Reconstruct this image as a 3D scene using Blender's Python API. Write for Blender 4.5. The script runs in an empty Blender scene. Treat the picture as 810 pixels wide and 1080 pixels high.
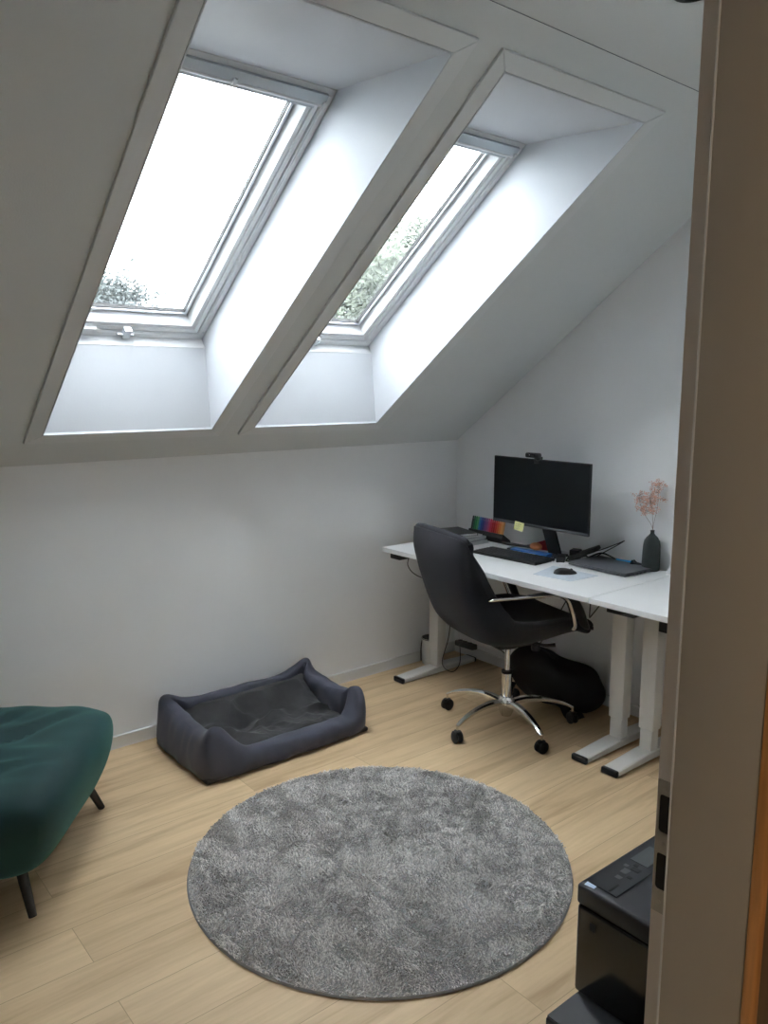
import bpy, bmesh, math, random
from mathutils import Vector, Matrix, noise
random.seed(7)
C = bpy.context.scene.collection
sc = bpy.context.scene
R = math.radians

# ------------------------------------------------------------------ camera
cam_d = bpy.data.cameras.new('camera')
cam = bpy.data.objects.new('camera', cam_d); C.objects.link(cam); sc.camera = cam
cam_d.sensor_fit = 'VERTICAL'; cam_d.sensor_height = 36.0; cam_d.sensor_width = 27.0
cam_d.lens = 840.24/1080*36.0
cam_d.clip_start = 0.02; cam_d.clip_end = 300
CP = Vector((-3.4287, -3.4799, 1.6626))
FW = Vector((0.62579, 0.76393, -0.15744)); RT = Vector((0.77366, -0.63361, 0.00074)); UP = RT.cross(FW)
M = Matrix((( RT.x, UP.x, -FW.x, CP.x), (RT.y, UP.y, -FW.y, CP.y), (RT.z, UP.z, -FW.z, CP.z), (0,0,0,1)))
cam.matrix_world = M

# ------------------------------------------------------------------ world, light, exposure
w = bpy.data.worlds.new('overcast'); sc.world = w; w.use_nodes = True
nt = w.node_tree; nt.nodes.clear()
wo = nt.nodes.new('ShaderNodeOutputWorld'); bg = nt.nodes.new('ShaderNodeBackground')
tc = nt.nodes.new('ShaderNodeTexCoord'); sx = nt.nodes.new('ShaderNodeSeparateXYZ'); cr = nt.nodes.new('ShaderNodeValToRGB')
cr.color_ramp.elements[0].position = 0.0; cr.color_ramp.elements[0].color = (0.55, 0.62, 0.66, 1)
cr.color_ramp.elements[1].position = 0.5; cr.color_ramp.elements[1].color = (0.905, 0.968, 1.0, 1)
nt.links.new(tc.outputs['Generated'], sx.inputs[0]); nt.links.new(sx.outputs['Z'], cr.inputs[0])
nt.links.new(cr.outputs[0], bg.inputs[0]); nt.links.new(bg.outputs[0], wo.inputs[0])
bg.inputs[1].default_value = 10.0
sc.view_settings.view_transform = 'Standard'; sc.view_settings.look = 'None'
sc.view_settings.exposure = 1.08; sc.view_settings.gamma = 1.0; sc.view_settings.use_curve_mapping = False
# unseen warm light added in the hallway to brighten the door frame
hl = bpy.data.lights.new('hallway_fill_light', 'POINT'); hl.energy = 5.5; hl.color = (1.0, 0.80, 0.58); hl.shadow_soft_size = 0.12
hlo = bpy.data.objects.new('hallway_fill_light', hl); hlo.location = (-3.2, -4.6, 2.2); C.objects.link(hlo)

# ------------------------------------------------------------------ materials
def srgb(r, g, b):
    f = lambda c: (c/255/12.92) if c/255 <= 0.04045 else ((c/255+0.055)/1.055)**2.4
    return (f(r), f(g), f(b), 1)
def mat(name, col, rough=0.6, metal=0.0, bump=0.0, scale=100.0, var=0.0, vscale=3.0, sheen=0.0, spec=0.5, coat=0.0, stretch=None, detail=3.0, dist=0.002, col2=None):
    m = bpy.data.materials.new(name); m.use_nodes = True; n = m.node_tree; b = n.nodes['Principled BSDF']
    b.inputs['Base Color'].default_value = col; b.inputs['Roughness'].default_value = rough; b.inputs['Metallic'].default_value = metal
    b.inputs['Specular IOR Level'].default_value = spec
    if sheen: b.inputs['Sheen Weight'].default_value = sheen; b.inputs['Sheen Roughness'].default_value = 0.4
    if coat: b.inputs['Coat Weight'].default_value = coat
    tcn = n.nodes.new('ShaderNodeTexCoord'); mp = n.nodes.new('ShaderNodeMapping'); n.links.new(tcn.outputs['Object'], mp.inputs[0])
    if stretch: mp.inputs['Scale'].default_value = stretch
    nz = n.nodes.new('ShaderNodeTexNoise'); nz.inputs['Scale'].default_value = vscale; nz.inputs['Detail'].default_value = detail
    n.links.new(mp.outputs[0], nz.inputs['Vector'])
    v = max(var, 0.02)
    mx = n.nodes.new('ShaderNodeMix'); mx.data_type = 'RGBA'
    c2 = col2 or tuple(min(1, c*(1+v)) for c in col[:3]) + (1,)
    c1 = col if col2 else tuple(c*(1-v) for c in col[:3]) + (1,)
    mx.inputs[6].default_value = c1; mx.inputs[7].default_value = c2
    rp = n.nodes.new('ShaderNodeMapRange'); rp.inputs[1].default_value = 0.35; rp.inputs[2].default_value = 0.65
    n.links.new(nz.outputs[0], rp.inputs[0]); n.links.new(rp.outputs[0], mx.inputs[0]); n.links.new(mx.outputs[2], b.inputs['Base Color'])
    if bump:
        nb = n.nodes.new('ShaderNodeTexNoise'); nb.inputs['Scale'].default_value = scale; nb.inputs['Detail'].default_value = 2
        n.links.new(mp.outputs[0], nb.inputs['Vector'])
        bn = n.nodes.new('ShaderNodeBump'); bn.inputs['Strength'].default_value = bump; bn.inputs['Distance'].default_value = dist
        n.links.new(nb.outputs[0], bn.inputs['Height']); n.links.new(bn.outputs[0], b.inputs['Normal'])
    return m
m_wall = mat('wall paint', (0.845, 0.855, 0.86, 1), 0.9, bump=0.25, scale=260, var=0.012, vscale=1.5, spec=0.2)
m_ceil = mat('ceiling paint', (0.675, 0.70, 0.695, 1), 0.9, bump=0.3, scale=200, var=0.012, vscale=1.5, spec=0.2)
m_casing = mat('casing paint', (0.70, 0.72, 0.72, 1), 0.7, var=0.01)
m_trim = mat('trim paint', (0.72, 0.72, 0.71, 1), 0.55, var=0.01)
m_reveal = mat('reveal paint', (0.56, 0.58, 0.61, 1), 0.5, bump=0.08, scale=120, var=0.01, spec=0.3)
m_frame = mat('window lacquer', (0.68, 0.69, 0.70, 1), 0.35, var=0.01)
m_alu = mat('aluminium strip', (0.55, 0.57, 0.6, 1), 0.35, metal=0.9)
m_vent = mat('vent flap grey', (0.42, 0.46, 0.49, 1), 0.4, metal=0.2)
m_gasket = mat('black rubber', (0.012, 0.012, 0.013, 1), 0.6)
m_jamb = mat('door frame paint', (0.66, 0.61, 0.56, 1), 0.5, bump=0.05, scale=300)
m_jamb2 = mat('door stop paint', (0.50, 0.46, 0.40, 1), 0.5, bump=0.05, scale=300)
m_oak = mat('oak casing', (0.70, 0.33, 0.11, 1), 0.45, var=0.15, vscale=6, stretch=(12, 12, 0.8))
m_brown = mat('brown hallway panel', (0.22, 0.145, 0.09, 1), 0.55, var=0.1, vscale=5, stretch=(10, 10, 0.7))
m_steel = mat('brushed steel', (0.42, 0.40, 0.37, 1), 0.38, metal=0.9, bump=0.05, scale=200)
m_chrome = mat('chrome', (0.72, 0.72, 0.72, 1), 0.13, metal=1.0)
m_black = mat('black plastic', (0.012, 0.012, 0.014, 1), 0.45, bump=0.04, scale=400)
m_blackg = mat('glossy black plastic', (0.008, 0.008, 0.009, 1), 0.16)
m_printer = mat('printer grey black plastic', (0.010, 0.011, 0.015, 1), 0.55, bump=0.06, scale=500)
m_screen = mat('screen black', (0.004, 0.005, 0.007, 1), 0.35, spec=0.25)
m_white = mat('white laminate', (0.76, 0.76, 0.76, 1), 0.4, var=0.01)
m_whitem = mat('white powder coat', (0.68, 0.67, 0.64, 1), 0.45, var=0.01)
m_fabric = mat('anthracite wool', (0.014, 0.014, 0.020, 1), 0.95, bump=0.5, scale=700, var=0.15, vscale=300, sheen=0.08)
m_leather = mat('black leather', (0.012, 0.012, 0.015, 1), 0.5, bump=0.15, scale=300)
m_bed = mat('grey blue canvas', (0.055, 0.058, 0.082, 1), 0.75, bump=0.3, scale=500, var=0.08, vscale=8, sheen=0.15)
m_liner = mat('worn faux suede', (0.016, 0.016, 0.017, 1), 0.9, bump=0.3, scale=300, vscale=9, col2=(0.040, 0.040, 0.042, 1), sheen=0.3, detail=8)
m_velvet = mat('green velvet', (0.005, 0.038, 0.040, 1), 0.8, bump=0.15, scale=500, var=0.15, vscale=4, sheen=0.25)
m_velvet.node_tree.nodes['Principled BSDF'].inputs['Sheen Tint'].default_value = (0.2, 0.75, 0.65, 1)
m_bag = mat('black nylon', (0.006, 0.006, 0.009, 1), 0.8, bump=0.3, scale=300)
m_vase = mat('dark stoneware', (0.028, 0.035, 0.034, 1), 0.75, bump=0.3, scale=300)
m_stem = mat('dried stem', (0.20, 0.13, 0.10, 1), 0.8)
m_flower = mat('dried blossom', (0.70, 0.42, 0.33, 1), 0.9, var=0.2, vscale=60)
m_laptop = mat('dark grey aluminium', (0.13, 0.135, 0.15, 1), 0.42, metal=0.3)
m_paper = mat('paper', (0.60, 0.60, 0.60, 1), 0.8)
m_mag = mat('grey magazine cover', (0.30, 0.30, 0.32, 1), 0.5, var=0.3, vscale=20)
m_note = mat('yellow sticky paper', (0.72, 0.70, 0.30, 1), 0.8)
m_ink = mat('ink', (0.12, 0.13, 0.16, 1), 0.8)
m_blue = mat('blue card', (0.02, 0.13, 0.42, 1), 0.4)
m_lblue = mat('light blue plastic', (0.02, 0.30, 0.62, 1), 0.35)
m_orange = mat('orange ball', (0.75, 0.28, 0.10, 1), 0.6)
m_red = mat('red plastic', (0.42, 0.02, 0.03, 1), 0.4)
m_pink = mat('pink card', (0.75, 0.25, 0.33, 1), 0.5)
m_pad = mat('pale mouse pad', (0.55, 0.60, 0.66, 1), 0.55, vscale=30, var=0.05)
m_bark = mat('bark', (0.07, 0.06, 0.05, 1), 0.9)
m_leaf1 = mat('tree leaves grey green', (0.040, 0.048, 0.046, 1), 0.8, var=0.3, vscale=2)
m_leaf2 = mat('birch leaves', (0.10, 0.115, 0.085, 1), 0.8, var=0.35, vscale=2)
m_bounce = mat('pale bounce ground', (0.50, 0.50, 0.48, 1), 0.9, var=0.1, vscale=3)
m_tile = mat('blue grey roof tiles', (0.035, 0.042, 0.052, 1), 0.7, var=0.1)
m_brick = mat('pale house wall', (0.30, 0.28, 0.25, 1), 0.9)

def glass_mat():
    m = bpy.data.materials.new('window glass'); m.use_nodes = True; n = m.node_tree; n.nodes.clear()
    o = n.nodes.new('ShaderNodeOutputMaterial'); mx = n.nodes.new('ShaderNodeMixShader')
    t = n.nodes.new('ShaderNodeBsdfTransparent'); t.inputs[0].default_value = (0.950, 0.952, 0.955, 1)
    g = n.nodes.new('ShaderNodeBsdfGlossy'); g.inputs['Roughness'].default_value = 0.02
    f = n.nodes.new('ShaderNodeLayerWeight'); f.inputs[0].default_value = 0.5
    pw = n.nodes.new('ShaderNodeMath'); pw.operation = 'POWER'; pw.inputs[1].default_value = 5.0; n.links.new(f.outputs['Facing'], pw.inputs[0])
    ml = n.nodes.new('ShaderNodeMath'); ml.operation = 'MULTIPLY_ADD'; ml.inputs[1].default_value = 0.9; ml.inputs[2].default_value = 0.04; n.links.new(pw.outputs[0], ml.inputs[0])
    n.links.new(ml.outputs[0], mx.inputs[0]); n.links.new(t.outputs[0], mx.inputs[1]); n.links.new(g.outputs[0], mx.inputs[2]); n.links.new(mx.outputs[0], o.inputs[0])
    return m
m_glass = glass_mat()

def floor_mat():
    m = bpy.data.materials.new('oak planks'); m.use_nodes = True; n = m.node_tree; b = n.nodes['Principled BSDF']
    L = n.links.new
    tcn = n.nodes.new('ShaderNodeTexCoord')
    br = n.nodes.new('ShaderNodeTexBrick'); br.offset = 0.37; br.inputs['Scale'].default_value = 1
    br.inputs['Brick Width'].default_value = 1.38; br.inputs['Row Height'].default_value = 0.19; br.inputs['Mortar Size'].default_value = 0.0012
    br.inputs['Mortar Smooth'].default_value = 0.3; br.inputs['Bias'].default_value = 0
    br.inputs['Color1'].default_value = (0, 0, 0, 1); br.inputs['Color2'].default_value = (1, 1, 1, 1); br.inputs['Mortar'].default_value = (0.5, 0.5, 0.5, 1)
    L(tcn.outputs['Object'], br.inputs['Vector'])
    # grain: stretched noise, offset for each plank
    mp = n.nodes.new('ShaderNodeMapping'); mp.inputs['Scale'].default_value = (0.9, 10, 1); L(tcn.outputs['Object'], mp.inputs[0])
    add = n.nodes.new('ShaderNodeVectorMath'); add.operation = 'MULTIPLY_ADD'; add.inputs[1].default_value = (17, 9, 5)
    L(br.outputs['Color'], add.inputs[0]); L(mp.outputs[0], add.inputs[2])
    nz = n.nodes.new('ShaderNodeTexNoise'); nz.inputs['Scale'].default_value = 1.6; nz.inputs['Detail'].default_value = 6; nz.inputs['Distortion'].default_value = 0.6; L(add.outputs[0], nz.inputs['Vector'])
    nf = n.nodes.new('ShaderNodeTexNoise'); nf.inputs['Scale'].default_value = 9; nf.inputs['Detail'].default_value = 4; L(add.outputs[0], nf.inputs['Vector'])
    cr = n.nodes.new('ShaderNodeValToRGB')
    e = cr.color_ramp.elements; e[0].position = 0.28; e[0].color = (0.49, 0.345, 0.20, 1); e[1].position = 0.66; e[1].color = (0.74, 0.555, 0.345, 1)
    k = e.new(0.46); k.color = (0.66, 0.485, 0.295, 1)
    L(nz.outputs[0], cr.inputs[0])
    mf = n.nodes.new('ShaderNodeMix'); mf.data_type = 'RGBA'; mf.blend_type = 'MULTIPLY'; mf.inputs[0].default_value = 0.3
    cf = n.nodes.new('ShaderNodeValToRGB'); cf.color_ramp.elements[0].position = 0.35; cf.color_ramp.elements[0].color = (0.8, 0.77, 0.72, 1); cf.color_ramp.elements[1].position = 0.6; cf.color_ramp.elements[1].color = (1, 1, 1, 1)
    L(nf.outputs[0], cf.inputs[0]); L(cr.outputs[0], mf.inputs[6]); L(cf.outputs[0], mf.inputs[7])
    mt = n.nodes.new('ShaderNodeMix'); mt.data_type = 'RGBA'; mt.blend_type = 'MULTIPLY'
    mt.inputs[7].default_value = (0.86, 0.84, 0.82, 1); L(br.outputs['Color'], mt.inputs[0]); L(mf.outputs[2], mt.inputs[6])
    mo = n.nodes.new('ShaderNodeMix'); mo.data_type = 'RGBA'; mo.inputs[7].default_value = (0.38, 0.27, 0.16, 1)
    L(br.outputs['Fac'], mo.inputs[0]); L(mt.outputs[2], mo.inputs[6]); L(mo.outputs[2], b.inputs['Base Color'])
    b.inputs['Roughness'].default_value = 0.48; b.inputs['Specular IOR Level'].default_value = 0.35
    bn = n.nodes.new('ShaderNodeBump'); bn.inputs['Strength'].default_value = 0.15; bn.inputs['Distance'].default_value = 0.001
    L(nf.outputs[0], bn.inputs['Height']); L(bn.outputs[0], b.inputs['Normal'])
    return m
m_floor = floor_mat()

def rug_mat():
    m = bpy.data.materials.new('grey shag pile'); m.use_nodes = True; n = m.node_tree; b = n.nodes['Principled BSDF']; L = n.links.new
    tcn = n.nodes.new('ShaderNodeTexCoord')
    a = n.nodes.new('ShaderNodeTexNoise'); a.inputs['Scale'].default_value = 5; a.inputs['Detail'].default_value = 5; L(tcn.outputs['Object'], a.inputs['Vector'])
    c = n.nodes.new('ShaderNodeTexNoise'); c.inputs['Scale'].default_value = 160; c.inputs['Detail'].default_value = 2; L(tcn.outputs['Object'], c.inputs['Vector'])
    r1 = n.nodes.new('ShaderNodeValToRGB'); e = r1.color_ramp.elements; e[0].position = 0.38; e[0].color = (0.63, 0.60, 0.575, 1); e[1].position = 0.6; e[1].color = (0.83, 0.795, 0.77, 1)
    r2 = n.nodes.new('ShaderNodeValToRGB'); e = r2.color_ramp.elements; e[0].position = 0.35; e[0].color = (0.6, 0.6, 0.6, 1); e[1].position = 0.62; e[1].color = (1.15, 1.15, 1.15, 1)
    mx = n.nodes.new('ShaderNodeMix'); mx.data_type = 'RGBA'; mx.blend_type = 'MULTIPLY'; mx.inputs[0].default_value = 1
    L(a.outputs[0], r1.inputs[0]); L(c.outputs[0], r2.inputs[0]); L(r1.outputs[0], mx.inputs[6]); L(r2.outputs[0], mx.inputs[7]); L(mx.outputs[2], b.inputs['Base Color'])
    b.inputs['Roughness'].default_value = 0.9; b.inputs['Specular IOR Level'].default_value = 0.2; b.inputs['Sheen Weight'].default_value = 0.3
    return m
m_rug = rug_mat()

# ------------------------------------------------------------------ mesh helpers
class MB:
    def __init__(s): s.bm = bmesh.new()
    def add(s, vs, fs):
        v = [s.bm.verts.new(Vector(p)) for p in vs]
        for f in fs:
            try: s.bm.faces.new([v[i] for i in f])
            except ValueError: pass
        return v
    def box(s, x0, x1, y0, y1, z0, z1, bev=0.0, seg=2, mtx=None):
        b = bmesh.new()
        bmesh.ops.create_cube(b, size=1)
        for v in b.verts: v.co = Vector(((x0+x1)/2+v.co.x*(x1-x0), (y0+y1)/2+v.co.y*(y1-y0), (z0+z1)/2+v.co.z*(z1-z0)))
        if bev: bmesh.ops.bevel(b, geom=b.edges[:], offset=bev, segments=seg, profile=0.5, affect='EDGES')
        s.merge(b, mtx); return s
    def merge(s, b, mtx=None):
        if mtx is not None: b.transform(mtx)
        me = bpy.data.meshes.new('t'); b.to_mesh(me); b.free(); s.bm.from_mesh(me); bpy.data.meshes.remove(me)
    def lathe(s, prof, n=32, c=(0, 0, 0), mtx=None, capb=True, capt=True):
        vs = []; fs = []
        for (r, z) in prof:
            for k in range(n):
                a = 2*math.pi*k/n; vs.append(Vector((c[0]+r*math.cos(a), c[1]+r*math.sin(a), c[2]+z)))
        m = len(prof)
        for i in range(m-1):
            for k in range(n):
                fs.append((i*n+k, i*n+(k+1) % n, (i+1)*n+(k+1) % n, (i+1)*n+k))
        if capb: fs.append(tuple(reversed(range(n))))
        if capt: fs.append(tuple((m-1)*n+k for k in range(n)))
        if mtx is not None: vs = [mtx @ v for v in vs]
        s.add(vs, fs); return s
    def tube(s, pts, r, n=10, smooth=0, flat=None):
        P = [Vector(p) for p in pts]
        if smooth: P = spline(P, smooth)
        rs = r if isinstance(r, (list, tuple)) else None
        up = Vector((0, 0, 1)); vs = []; fs = []; prev = None
        for i, p in enumerate(P):
            t = (P[min(i+1, len(P)-1)]-P[max(i-1, 0)]).normalized()
            if prev is None:
                a = up if abs(t.z) < 0.9 else Vector((1, 0, 0))
                u = t.cross(a).normalized()
            else:
                u = (prev - t*prev.dot(t)).normalized()
            prev = u; v2 = t.cross(u)
            if rs: f = i/(len(P)-1)*(len(rs)-1); j = min(int(f), len(rs)-2); rr = rs[j]*(1-(f-j))+rs[j+1]*(f-j)
            else: rr = r
            fl = flat or (1, 1)
            for k in range(n):
                an = 2*math.pi*k/n; vs.append(p + u*math.cos(an)*rr*fl[0] + v2*math.sin(an)*rr*fl[1])
        m = len(P)
        for i in range(m-1):
            for k in range(n): fs.append((i*n+k, i*n+(k+1) % n, (i+1)*n+(k+1) % n, (i+1)*n+k))
        fs.append(tuple(reversed(range(n)))); fs.append(tuple((m-1)*n+k for k in range(n)))
        s.add(vs, fs); return s
    def prism(s, pts, vec):
        n = len(pts); a = [Vector(p) for p in pts]; b = [p+Vector(vec) for p in a]
        s.add(a+b, [tuple(range(n)), tuple(reversed(range(n, 2*n)))] + [(i, i+n, (i+1) % n+n, (i+1) % n) for i in range(n)]); return s
    def ell(s, c, r, n=20, m=12, e=1.0, mtx=None):
        b = bmesh.new(); bmesh.ops.create_uvsphere(b, u_segments=n, v_segments=m, radius=1)
        for v in b.verts:
            q = [math.copysign(abs(t)**e, t) for t in v.co]
            v.co = Vector((c[0]+q[0]*r[0], c[1]+q[1]*r[1], c[2]+q[2]*r[2]))
        s.merge(b, mtx); return s
    def build(s, name, material, parent=None, smooth=True, loc=None, rz=0):
        bmesh.ops.recalc_face_normals(s.bm, faces=s.bm.faces[:])
        me = bpy.data.meshes.new(name); s.bm.to_mesh(me); s.bm.free()
        if smooth:
            for p in me.polygons: p.use_smooth = True
            try: me.set_sharp_from_angle(angle=R(38))
            except Exception: pass
        me.materials.append(material)
        o = bpy.data.objects.new(name, me); C.objects.link(o)
        if parent is not None: o.parent = parent
        if loc is not None: o.location = loc
        o.rotation_euler.z = rz
        return o
def spline(P, k):
    out = []
    for i in range(len(P)-1):
        p0 = P[max(i-1, 0)]; p1 = P[i]; p2 = P[i+1]; p3 = P[min(i+2, len(P)-1)]
        for j in range(k):
            t = j/k
            out.append(0.5*((2*p1)+(p2-p0)*t+(2*p0-5*p1+4*p2-p3)*t*t+(-p0+3*p1-3*p2+p3)*t**3))
    out.append(P[-1]); return out
def tag(o, label=None, cat=None, group=None, kind=None):
    if label: o['label'] = label
    if cat: o['category'] = cat
    if group: o['group'] = group
    if kind: o['kind'] = kind
    return o
def thing(name, label, cat, loc=(0, 0, 0), rz=0, group=None, kind=None):
    o = bpy.data.objects.new(name, None); C.objects.link(o); o.location = loc; o.rotation_euler = (0, 0, rz); o.empty_display_size = 0.05
    return tag(o, label, cat, group, kind)
def struct(o): o['kind'] = 'structure'; return o
def subd(o, n=2):
    m = o.modifiers.new('sub', 'SUBSURF'); m.levels = n; m.render_levels = n; return o

# ------------------------------------------------------------------ room shell
H = 1.3317; A = R(36.27); ca, sa = math.cos(A), math.sin(A)
def SP(x, s, d=0.0):                       # x along the knee wall, s up the slope, d outwards from the ceiling plane
    return Vector((x, -s*ca + d*sa, H + s*sa + d*ca))
SC = 2.2947; CZ = H + SC*sa; YC = -SC*ca
XL = -4.7; YD = -2.90; YW = -3.045
SB, ST = 0.243, 2.133
WIN = [(-2.476, -1.747), (-1.526, -0.797)]

b = MB(); b.box(XL-0.1, 0.1, -6.2, 0.1, -0.1, 0.0); struct(b.build('floor', m_floor, smooth=False))
b = MB(); b.box(XL-0.1, 0.1, 0.0, 0.12, 0.0, H+0.02); struct(b.build('wall_back', m_wall, smooth=False))
prof = [(0.12, 0), (0.12, H+0.2), (YC, CZ+0.25), (YD, CZ+0.25), (YD, 0)]
b = MB(); b.prism([(0, y, z) for y, z in prof], (0.12, 0, 0)); struct(b.build('wall_right', m_wall, smooth=False))
b = MB(); b.prism([(XL-0.12, y, z) for y, z in prof], (0.12, 0, 0)); struct(b.build('wall_left', m_wall, smooth=False))
# door wall with its opening
DX0, DX1, DZ = -3.455, -2.42, 2.27
b = MB(); b.box(XL, DX0, YW+0.01, YD, 0, CZ); b.box(DX1, 0, YW+0.01, YD, 0, CZ); b.box(DX0, DX1, YW+0.01, YD, DZ, CZ)
struct(b.build('wall_front', m_wall, smooth=False))
# sloping ceiling with two openings, and the roof above it
b = MB()
def slab(d0, d1, s0, s1, holes):
    xs = [XL] + [v for h in holes for v in h[:2]] + [0.02]
    def cell(xa, xb, sa_, sb_):
        pts = [SP(xa, sa_, d0), SP(xb, sa_, d0), SP(xb, sb_, d0), SP(xa, sb_, d0)]
        b.prism(pts, SP(0, 0, d1)-SP(0, 0, d0))
    for i in range(len(xs)-1):
        xa, xb = xs[i], xs[i+1]
        if i % 2 == 0: cell(xa, xb, s0, s1)
        else:
            hh = holes[i//2]; cell(xa, xb, s0, hh[2]); cell(xa, xb, hh[3], s1)
slab(0.0, 0.03, -0.02, SC+0.03, [(x0-0.012, x1+0.012, SB-0.012, ST+0.012) for x0, x1 in WIN])
slab(0.40, 0.46, -0.45, SC+0.1, [(x0-0.01, x1+0.01, 0.41, 1.71) for x0, x1 in WIN])
b.box(XL, 0.02, YD-0.1, YC, CZ, CZ+0.05); b.box(XL, 0.02, YD-0.1, YC, CZ+0.25, CZ+0.35)
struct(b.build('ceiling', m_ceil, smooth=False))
# thin dark strip drawn as the shadow line where slope meets flat ceiling
b = MB(); b.box(XL, 0, YC-0.0012, YC+0.0012, CZ-0.001, CZ+0.002); struct(b.build('crease_shadow_line', m_ink, smooth=False))
# baseboards
b = MB(); b.box(XL, 0, -0.014, 0, 0.0, 0.06, 0.003, 1); b.box(XL, -0.016, -0.0155, -0.0005, 0.0, 0.004)
struct(b.build('baseboard_back', m_trim, smooth=False))
b = MB(); b.box(-0.014, 0, YD, -0.014, 0, 0.06, 0.003, 1); struct(b.build('baseboard_right', m_trim, smooth=False))

# hallway the camera stands in
b = MB(); b.box(XL, XL+0.1, -6.2, YW, 0, 2.45); struct(b.build('wall_hallway_left', m_wall, smooth=False))
b = MB(); b.box(-0.1, 0.0, -6.2, YW, 0, 2.45); struct(b.build('wall_hallway_right', m_wall, smooth=False))
b = MB(); b.box(XL, 0, -6.3, -6.2, 0, 2.45); struct(b.build('wall_hallway_back', m_wall, smooth=False))
b = MB(); b.box(XL, 0, -6.3, YW+0.01, 2.45, 2.55); struct(b.build('ceiling_hallway', m_wall, smooth=False))

# ------------------------------------------------------------------ door frame
XJ = -2.435
dr = struct(bpy.data.objects.new('door_1', None)); C.objects.link(dr)
b = MB()   # jambs and head: rebate strip, then the deeper stop towards the hallway
for sgn, xj, xw in ((1, XJ, DX1), (-1, -3.44, DX0)):
    lo, hi = min(xj, xw), max(xj, xw)
    b.box(lo, hi, YW, YD+0.004, 0, DZ)
b.box(-3.44, XJ, YW, YD+0.004, DZ-0.015, DZ)
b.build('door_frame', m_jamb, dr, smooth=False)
b = MB()
b.box(XJ-0.013, XJ, YW+0.001, -2.926, 0, DZ-0.015, 0.0022, 2)
b.box(-3.44, -3.44+0.013, YW+0.001, -2.926, 0, DZ-0.015, 0.0022, 2)
b.box(-3.44, XJ, YW+0.001, -2.926, DZ-0.028, DZ-0.015, 0.0022, 2)
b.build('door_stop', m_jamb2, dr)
b = MB()
b.box(XJ-0.015, XJ+0.000, YW-0.018, YW+0.001, 0, DZ+0.04, 0.005, 3)
b.box(-3.495, -3.42, YW-0.022, YW+0.001, 0, DZ+0.04, 0.008, 3)
b.box(-3.495, XJ+0.022, YW-0.022, YW+0.001, DZ-0.02, DZ+0.04, 0.005, 3)
b.build('oak_casing', m_oak, dr)
b = MB(); b.box(XJ+0.000, -0.02, YW-0.014, YW+0.012, 0, 2.44); struct(b.build('trim_2', m_brown, smooth=False))
b = MB(); b.tube([(XJ-0.0125, -2.9245, 0.0), (XJ-0.0125, -2.9245, DZ-0.03)], 0.0016, 8); b.build('stop_edge_highlight', m_trim, dr)  # pale bead added to draw the highlight along the stop edge
# strike plate with two openings
def ring_plate(b, X, y0, y1, z0, z1, holes, t):
    # plate in the plane X, facing -X, with rounded slots: built as strips round each hole
    b.box(X-t, X, y0, y1, z0, holes[0][0]); b.box(X-t, X, y0, y1, holes[-1][1], z1)
    for i in range(len(holes)-1): b.box(X-t, X, y0, y1, holes[i][1], holes[i+1][0])
    for a, c in holes:
        b.box(X-t, X, y0, y0+0.004, a, c); b.box(X-t, X, y1-0.004, y1, a, c)
        for (zz, sg) in ((a, 1), (c, -1)):
            for (yy, sy) in ((y0+0.004, 1), (y1-0.004, -1)):
                r = 0.005
                pts = [(X-t, yy, zz)] + [(X-t, yy+sy*(r-r*math.sin(k*math.pi/8)), zz+sg*(r-r*math.cos(k*math.pi/8))) for k in range(5)]
                b.prism(pts, (t, 0, 0))
b = MB(); ring_plate(b, XJ, -2.926, YD+0.003, 0.893, 1.10, [(0.930, 0.987), (1.020, 1.078)], 0.0018)
sp = b.build('strike_plate', m_steel, dr, smooth=False)
b = MB()
for zz in (0.9585, 1.049):
    b = MB(); b.box(XJ-0.0006, XJ-0.0002, -2.925, YD+0.002, zz-0.0295, zz+0.0295); b.build('bolt_hole', m_gasket, sp, smooth=False)
for zz in (0.91, 1.003, 1.088):
    b = MB(); b.lathe([(0.0032, 0), (0.0032, 0.0008), (0.001, 0.0012)], 12, mtx=Matrix.Translation((XJ-0.0018, -2.909, zz)) @ Matrix.Rotation(R(-90), 4, 'Y'))
    b.build('screw', m_steel, sp)

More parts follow.
